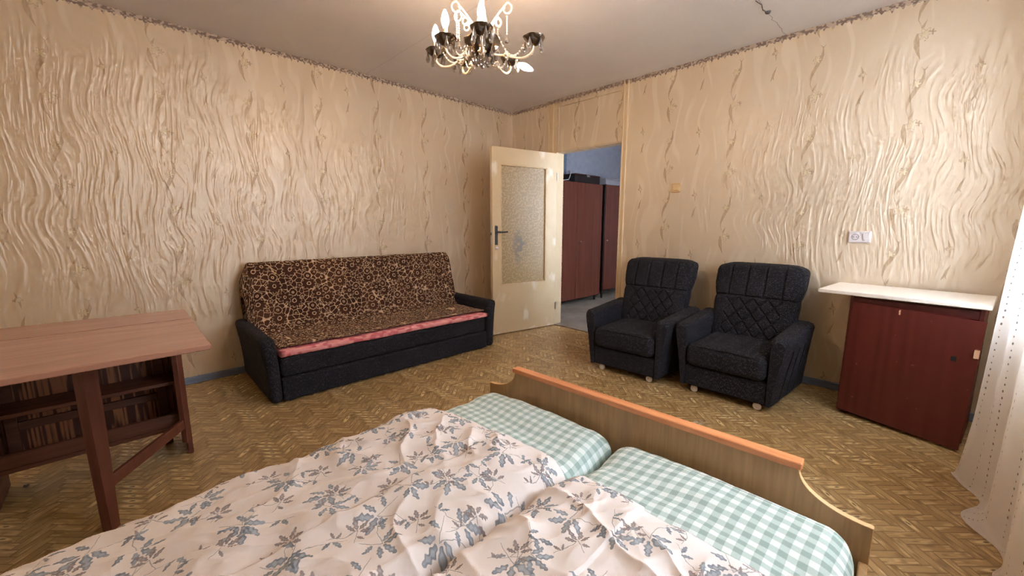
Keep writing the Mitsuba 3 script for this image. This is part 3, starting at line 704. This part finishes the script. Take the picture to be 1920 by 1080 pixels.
lt = add(dd, 'catch', onface(dpt(.985, .24), .009, .022, .012), 'chip_wood'); labels[lt] = {'label': 'bare wooden catch on the door edge'}
for a, b, w in ((.27, .10, .014), (.40, .03, .004), (.12, .40, .006), (.9, .83, .008)): add(dd, 'chip', onface(dpt(a, b), w, .003 if w > .004 else .014, .0006), 'chip_wood')
t = thing('white_board', 'white laminated board lying on the dark red cabinet, overhanging to its left', 'board')
scene[t] = {**mikit.ply(box(-.012, .722, -.468, .012, .7825, .806, .003), 'laminate_white'), 'to_world': T(CM.tolist())}

# ------------------------------------------------------------------ bed
ba = math.radians(3.0)
BM = np.array([[math.cos(ba), math.sin(ba), 0, 2.205], [math.sin(ba), -math.cos(ba), 0, -2.295], [0, 0, 1, 0], [0, 0, 0, 1.0]])  # local (a, b, z); mirrored
def bed(mesh):
    m = mesh.copy(); m.vertices = m.vertices@BM[:3, :3].T+BM[:3, 3]; m.faces = m.faces[:, ::-1]; return m
bd = thing('bed', 'low double bed with an oak-look end board and orange wooden top rail', 'bed')
BW = 1.62
cur = [(.19*math.sin(q), .335+.108*(1-math.cos(q))) for q in np.linspace(0, PI/2, 14)]
prof = [(0, 0), (BW, 0)]+[(BW-a, z) for a, z in cur]+[(a, z) for a, z in cur[::-1]]
pl = Polygon(prof).buffer(0)
# extrude along b from -.02 to 0
eb = trimesh.creation.extrude_polygon(pl, .0196, engine='earcut'); V = eb.vertices.copy(); eb.vertices = np.stack([V[:, 0], V[:, 2]-.0198, V[:, 1]], 1); eb.faces = eb.faces[:, ::-1]
hb = add(bd, 'end_board', bed(eb), 'oak_laminate')
bandp = pl.buffer(.0012, join_style=2).difference(pl.buffer(-.0008)); 
bandm = trimesh.creation.extrude_polygon(bandp if bandp.geom_type == 'Polygon' else max(bandp.geoms, key=lambda g_: g_.area), .0204, engine='earcut'); V = bandm.vertices.copy(); bandm.vertices = np.stack([V[:, 0], V[:, 2]-.0202, V[:, 1]], 1); bandm.faces = bandm.faces[:, ::-1]
eg = add(hb, 'edge_band', bed(bandm), 'edge_band'); labels[eg] = {'label': 'pale edge strip'}
rl = add(bd, 'top_rail', bed(box(.182, BW-.182, -.036, .012, .4445, .468, .003)), 'rail_wood'); labels[rl] = {'label': 'orange-brown wooden top rail'}
for a0, a1 in ((.0, .022), (BW-.022, BW)): add(bd, 'side_rail', bed(box(a0, a1, .001, 1.98, .06, .22, .003)), 'oak_laminate')
add(bd, 'end_board', bed(box(0, BW, 1.981, 2.0, 0, .34, .003)), 'oak_laminate')
add(bd, 'slat_base', bed(box(.0225, BW-.0225, .002, 1.98, .08, .098, .002)), 'oak_laminate')
def mattress(a0, a1, label, sd):
    def fn(p, n): return (.016*(meshkit.fbm(np.stack([p[:, 0]*5, p[:, 1]*5, p[:, 2]*5+sd], -1), 3)-.5)+.004*(meshkit.noise(p*30)-.5))*1.0
    m = softbox(a0, a1, .004, 1.975, .10, .325, .085, .022, fn)
    v = m.vertices; ac = (v[:, 0]-a0)/(a1-a0)
    top = np.clip((v[:, 2]-.2)/.12, 0, 1)
    v[:, 2] += top*(.018*np.sin(PI*np.clip(ac, 0, 1)))*(v[:, 1] < 3)-.012*top*np.exp(-((v[:, 1]-.22-.1*ac)/.05)**2)
    m.vertices = v
    uv = np.stack([v[:, 0]-.3*(v[:, 2]-.3)*(np.abs(ac-.5) > .44), v[:, 1]+(.3-v[:, 2])*(v[:, 1] < .08)], 1)
    uv[:, 0] += .010*np.sin(v[:, 1]*9+sd); uv[:, 1] += .014*np.sin(v[:, 0]*7+sd)
    t = thing('mattress', label, 'mattress', 'two gingham mattresses on the bed')
    scene[t] = mikit.ply(bed(m), 'gingham_cotton', smooth=True, uv=uv)
mattress(.026, .805, 'mattress in green and white gingham nearer the sofa, half under the floral duvet', 1.0)
mattress(.815, 1.594, 'mattress in green and white gingham nearer the window, half under the floral duvet', 5.0)
def duvet():
    ns, nt = 430, 400
    S = np.linspace(-.21, 1.61, ns); Bv = np.linspace(0, 1.72, nt)
    s, t = np.meshgrid(S, Bv)
    R = .085
    a = np.where(s > R, s, np.where(s > R-R*PI/2, R-R*np.sin((R-s)/R), 0.0)); drop = np.where(s > R, 0, np.where(s > R-R*PI/2, R*(1-np.cos((R-s)/R)), R+(R-R*PI/2-s)))
    a = a+.004
    b = .392+t+.020*np.sin(s*5+1)*np.exp(-t/.15)+.012*(meshkit.noise(np.stack([s*6, 0*s, 0*s+2], -1))-.5)*np.exp(-t/.1)
    ac = np.where(a < .81, (a-.026)/.78, (a-.815)/.78)
    top = .325+.018*np.sin(PI*np.clip(ac, 0, 1))
    val = np.exp(-((a-.810)/.055)**2); top = top-.055*val
    ed = np.minimum(np.where(a < .81, .805-a, a-.815), 9); rr_ = .085
    mt = .325+.018*np.sin(PI*np.clip(ac, 0, 1))-(rr_-np.sqrt(np.maximum(rr_**2-np.maximum(rr_-np.maximum(ed, 0), 0)**2, 0)))+.010
    top = np.where((np.abs(a-.81) < .3), np.maximum(top, mt), top)
    q = np.stack([s*3.2+.5*t, t*3.0, 0*s], -1)
    wv = np.stack([s, t, 0*s], -1)
    warp = meshkit.fbm(wv*3.0, 3, 4)-.5
    def ridge(f1, f2, ph, sd):
        n1 = meshkit.noise(np.stack([(s*f1[0]+t*f1[1])+warp*2.4+ph, (s*f2[0]+t*f2[1]), 0*s+sd], -1)); return (1-np.abs(2*n1-1))**2.2
    w = .014*ridge((7, 5), (1.6, -2.2), 0, 1)+.014*ridge((4, -8), (2.0, 1.2), 3, 2)+.009*ridge((15, 3), (2, -4), 5, 3)+.006*ridge((24, 17), (5, -6), 2, 6)+.007*(meshkit.fbm(wv*22, 3, 9)-.5)
    w = w*(.45+.55*np.clip(t/.15, 0, 1))*(1+.5*val)
    puff = .022*(1-np.exp(-t/.035))
    up = np.clip(1-drop/.2, 0, 1)
    z = top-drop+(w+puff)*np.clip(1-drop/(R*1.2), .0, 1)+.004
    a = a-(w*.9+puff)*np.clip(drop/R, 0, 1)-.006
    a = np.where(s < R, a, a)
    z = z+.0
    V = np.stack([a, b, z], -1)
    return trimesh.Trimesh(V.reshape(-1, 3), grid(ns, nt), process=False), np.stack([s.ravel()+.02*warp.ravel(), b.ravel()], 1)
dm, duv = duvet()
dm.faces = dm.faces[:, ::-1]
dmb = bed(trimesh.Trimesh(dm.vertices, dm.faces[:, ::-1], process=False))
dmb, duv = thicken(dmb, duv, .004) if dmb.face_normals[:, 2].mean() > 0 else thicken(trimesh.Trimesh(dmb.vertices, dmb.faces[:, ::-1], process=False), duv, .004)
t = thing('duvet', 'rumpled cream duvet with a grey leaf print spread over the bed', 'duvet')
scene[t] = mikit.ply(dmb, 'floral_cotton', smooth=True, uv=duv)

# ------------------------------------------------------------------ curtain
def curtain():
    ns, nt = 240, 190
    y = np.linspace(-.885, -1.86, ns); Lc = 2.56; top = 2.42
    hem_y = [-.885, -.92, -1.00, -1.08, -1.14, -1.20, -1.27, -1.36, -1.45, -1.55, -1.65, -1.8, -2.0, -2.2]
    hem_x = [4.048, 4.060, 4.085, 4.140, 4.150, 4.135, 4.118, 4.135, 4.180, 4.175, 4.13, 4.18, 4.13, 4.17]
    hx = np.interp(-y, -np.array(hem_y), hem_x); k = np.hanning(31); k /= k.sum(); hx = np.convolve(np.pad(hx, 15, 'edge'), k, 'valid')
    tx = 4.150+.022*np.sin(y*2*PI/.13)+.012*np.sin(y*2*PI/.31+1)
    Y, D = np.meshgrid(y, np.linspace(0, Lc, nt)); f = np.clip(D/2.4, 0, 1)
    X = tx[None, :]*(1-f)**.8+hx[None, :]*(1-(1-f)**.8)
    X = X-.035*np.exp(-((Y+.885)/.05)**2)*f*(1-f)*1.2
    X = X+.010*np.sin(Y*2*PI/.11+D*.8)*np.sin(PI*f)
    over = np.maximum(D-2.395, 0); Z = np.where(over > 0, .012+.012*np.abs(np.sin(Y*38+D*20))*np.exp(-over/.06), top-D)
    k2 = np.ones(9)/9; Z = np.apply_along_axis(lambda q: np.convolve(np.pad(q, 4, 'edge'), k2, 'valid'), 0, Z)
    spread = .10+.30*np.exp(-((Y+1.30)/.15)**2)
    X = X-over*spread; Y2 = Y+0*over
    uv = np.stack([-(Y+.885)*1.5+.02, D], -1)
    return trimesh.Trimesh(np.stack([X, Y2, np.maximum(Z, .006)], -1).reshape(-1, 3), grid(ns, nt), process=False), uv.reshape(-1, 2)
cm, cuv = curtain()
t = thing('sheer_curtain', 'white sheer curtain with dotted vertical lines trailing on the floor by the window', 'curtain')
scene[t] = mikit.ply(cm, 'sheer', smooth=True, uv=cuv)
t = thing('curtain_rod', 'white curtain rod over the window', 'curtain rod')
add(t, 'pole', tube([(4.150, -.5, 2.44), (4.150, -3.2, 2.44)], .012, 12), 'white_paint', 40)
for y in (-.55, -3.15): add(t, 'bracket', box(4.150, W, y-.01, y+.01, 2.43, 2.45, .002), 'white_paint')

# ------------------------------------------------------------------ chandelier
ch = thing('chandelier', 'six-armed cream chandelier with smoked metal cups and glass drops, lit bulbs', 'chandelier')
CX, CY, ZC = 2.205, -2.325, 2.085
def at(x, y, z): M = np.eye(4); M[:3, 3] = [x, y, z]; return M
add(ch, 'canopy', lathe([(.001, 2.535), (.02, 2.54), (.045, 2.565), (.055, 2.5995)], 20, at(CX, CY, 0)), 'cream_arm', 40)
add(ch, 'stem', lathe([(.001, 2.02), (.012, 2.03), (.018, 2.06), (.013, 2.10), (.022, 2.16), (.026, 2.20), (.014, 2.24), (.011, 2.32), (.020, 2.36), (.011, 2.40), (.008, 2.46), (.008, 2.538)], 16, at(CX, CY, 0)), 'cream_arm', 40)
bw = lathe([(.010, 2.035), (.030, 2.036), (.056, 2.052), (.078, 2.080), (.090, 2.108), (.088, 2.109), (.074, 2.081), (.052, 2.055), (.028, 2.040), (.010, 2.039)], 48, at(CX, CY, 0), .10)
bl = add(ch, 'bowl', bw, 'smoked_metal', 50); labels[bl] = {'label': 'dark smoked metal central bowl'}
def drop(x, y, z, L=.040):
    return lathe([(.0008, 0), (.003, -L*.15), (.007, -L*.45), (.0115, -L*.72), (.008, -L*.92), (.0008, -L)], 8, at(x, y, z))
cups = [(2.421, -2.186), (2.327, -2.431), (2.130, -2.490), (1.975, -2.441), (1.979, -2.277), (2.163, -2.095)]
lit = [False, True, True, True, False, True]
bulb_prof = [(.0005, .086), (.005, .083), (.011, .072), (.0165, .056), (.0195, .040), (.0185, .026), (.0135, .012), (.0105, .004), (.0105, 0)]
for i, (x, y) in enumerate(cups):
    dx, dy = x-CX, y-CY; L = math.hypot(dx, dy); ux, uy = dx/L, dy/L
    prof = [(.022, 2.06), (.06, 2.035), (.10, 2.028), (.15, 2.012), (.19, 2.014), (.215, 2.035), (L/L*.22, 2.06)]
    k = L/.22
    pts = [(CX+ux*r*k, CY+uy*r*k, z) for r, z in prof]
    # smooth the path
    q = np.array(pts); tt = np.linspace(0, 1, len(q)); t2 = np.linspace(0, 1, 26)
    from scipy.interpolate import CubicSpline
    qs = CubicSpline(tt, q)(t2)
    arm = add(ch, 'arm', tube(qs, .0062, 8), 'cream_arm', 40)
    add(arm, 'rosette', [ell((CX+ux*.105*k, CY+uy*.105*k, 2.028), (.016, .016, .016), 1)]+[ell((CX+ux*.105*k-uy*.015*math.cos(a), CY+uy*.105*k+ux*.015*math.cos(a), 2.028+.015*math.sin(a)), (.0065, .0065, .0065), 1) for a in np.arange(6)*PI/3], 'crystal' if False else 'cream_arm', True)
    cp = add(arm, 'cup', lathe([(.004, -.026), (.012, -.025), (.030, -.016), (.044, -.003), (.052, .012), (.050, .0125), (.028, -.012), (.004, -.018)], 36, at(x, y, ZC), .07), 'smoked_metal', 50)
    for a in np.arange(5)*2*PI/5+i: add(arm, 'glass_drop', drop(x+.044*math.cos(a), y+.044*math.sin(a), ZC+.004, .058), 'crystal', 40)
    tilt = np.eye(4)
    if i == 5:   # this candle hangs over
        ax = np.array([.69, .72, 0]); c_, s_ = math.cos(1.95), math.sin(1.95)
        rot = trimesh.transformations.rotation_matrix(1.95, np.cross([0, 0, 1], ax)); tilt = rot
    if i in (1, 2, 3, 4, 5):
        sl = {4: .03, 1: .038}.get(i, .052)
        base = at(x, y, ZC-.004) if i != 5 else at(x+.030, y+.031, ZC-.016)@tilt
        if i != 5: add(arm, 'candle', lathe([(.0095, 0), (.011, .004), (.011, sl), (.008, sl+.001), (.001, sl)], 12, base), 'candle_sleeve', 40)
        else: sl = .0; add(arm, 'socket', lathe([(.001, -.03), (.009, -.03), (.010, .0), (.001, .002)], 12, base), 'candle_sleeve', 40)
        if lit[i]:
            bm = lathe(bulb_prof, 14, base@at(0, 0, sl+.001))
            if bm.volume < 0: bm.invert()
            bl = add(arm, 'bulb', bm, 'bulb_glass', True, emitter={'type': 'area', 'radiance': {'type': 'rgb', 'value': BULB}})
            labels[bl] = {'label': 'lit candle bulb'}
    # scroll above each arm with a bead string
    if i in (0, 2, 3, 5):
        for big, (rr, z0, z1, rad) in enumerate(((.125, 2.13, 2.262, .028), (.080, 2.12, 2.198, .020))):
            pr = [(.014+(rr-.014)*math.sin(u*PI/2)**1.2, z0+(z1-z0)*math.sin(u*PI*.5)) for u in np.linspace(0, 1, 14)]
            pr += [(rr+rad*(1-.55*u)*math.sin(u*PI*1.75), z1-rad+rad*(1-.55*u)*math.cos(u*PI*1.75)) for u in np.linspace(.06, 1, 18)]
            sc = add(ch, 'scroll', tube([(CX+ux*a, CY+uy*a, z) for a, z in pr], .0045, 7), 'cream_arm', 40)
            if big == 0:
                ex_, ez_ = rr, z1-2*rad
                for j in range(8): add(sc, 'bead', ell((CX+ux*ex_, CY+uy*ex_, ez_-.011*j-.004), (.0048, .0048, .0048), 1), 'crystal', True)
                add(sc, 'glass_drop', drop(CX+ux*ex_, CY+uy*ex_, ez_-.088, .036), 'crystal', 40)
    bs = [(CX+ux*(.07+.12*w)*k, CY+uy*(.07+.12*w)*k, 2.115-.075*math.sin(w*PI)-.03*w) for w in np.linspace(0.02, .98, 14)]
    add(ch, 'bead_string', [tube(bs, .0012, 5)]+[ell(q_, (.0055, .0055, .0055), 1) for q_ in bs], 'crystal', True)
for rr, zz, n_ in ((.066, 2.062, 8), (.03, 2.038, 5)):
    for a in np.arange(n_)*2*PI/n_: add(ch, 'glass_drop', drop(CX+rr*math.cos(a), CY+rr*math.sin(a), zz, .05), 'crystal', 40)

# ------------------------------------------------------------------ small fittings
t = thing('light_switch', 'yellowed cream light switch on the wallpaper right of the doorway', 'switch')
add(t, 'plate', softbox(2.122, 2.206, -.016, -.0005, 1.505, 1.588, .006, .02), 'cream_plastic', 40)
add(t, 'rocker', softbox(2.142, 2.192, -.024, -.014, 1.522, 1.572, .003, .02), 'cream_plastic_light', 40)
t = thing('wall_socket', 'white double power socket on the wall above the white board', 'socket')
add(t, 'plate', softbox(3.428, 3.552, -.020, -.0005, 1.090, 1.170, .008, .02), 'white_plastic', 40)
add(t, 'outlet_ring', trimesh.creation.torus(.019, .0022, major_sections=24, minor_sections=6, transform=np.array([[1, 0, 0, 3.466], [0, 0, -1, -.0200], [0, 1, 0, 1.130], [0, 0, 0, 1.0]])), 'grey_box', 40)
for x in (3.457, 3.475): add(t, 'pin_hole', tube([(x, -.0195, 1.130), (x, -.0206, 1.130)], .003, 8), 'dark_hole')
add(t, 'switch_tab', softbox(3.505, 3.540, -.025, -.018, 1.108, 1.152, .003, .02), 'white_plastic', 40)
t = thing('ceiling_hook', 'small dark grey hook stub in the ceiling above the armchairs', 'hook')
add(t, 'plug', lathe([(.001, -.012), (.012, -.012), (.018, -.003), (.019, -.0002)], 8, at(2.922, -.474, H)), 'hook_dark', 40)
add(t, 'wire', tube([(2.922, -.474, H-.008), (2.915, -.56, H-.016), (2.925, -.62, H-.010), (2.910, -.69, H-.006)], .0025, 6), 'hook_dark', 40)
t = thing('floor_crumb', 'tiny dark scrap lying on the floor under the table', 'scrap')
scene[t] = mikit.ply(trimesh.convex.convex_hull(rng.normal(size=(14, 3))*[.010, .008, .004]+[1.03, -4.155, .0075]), 'hook_dark')
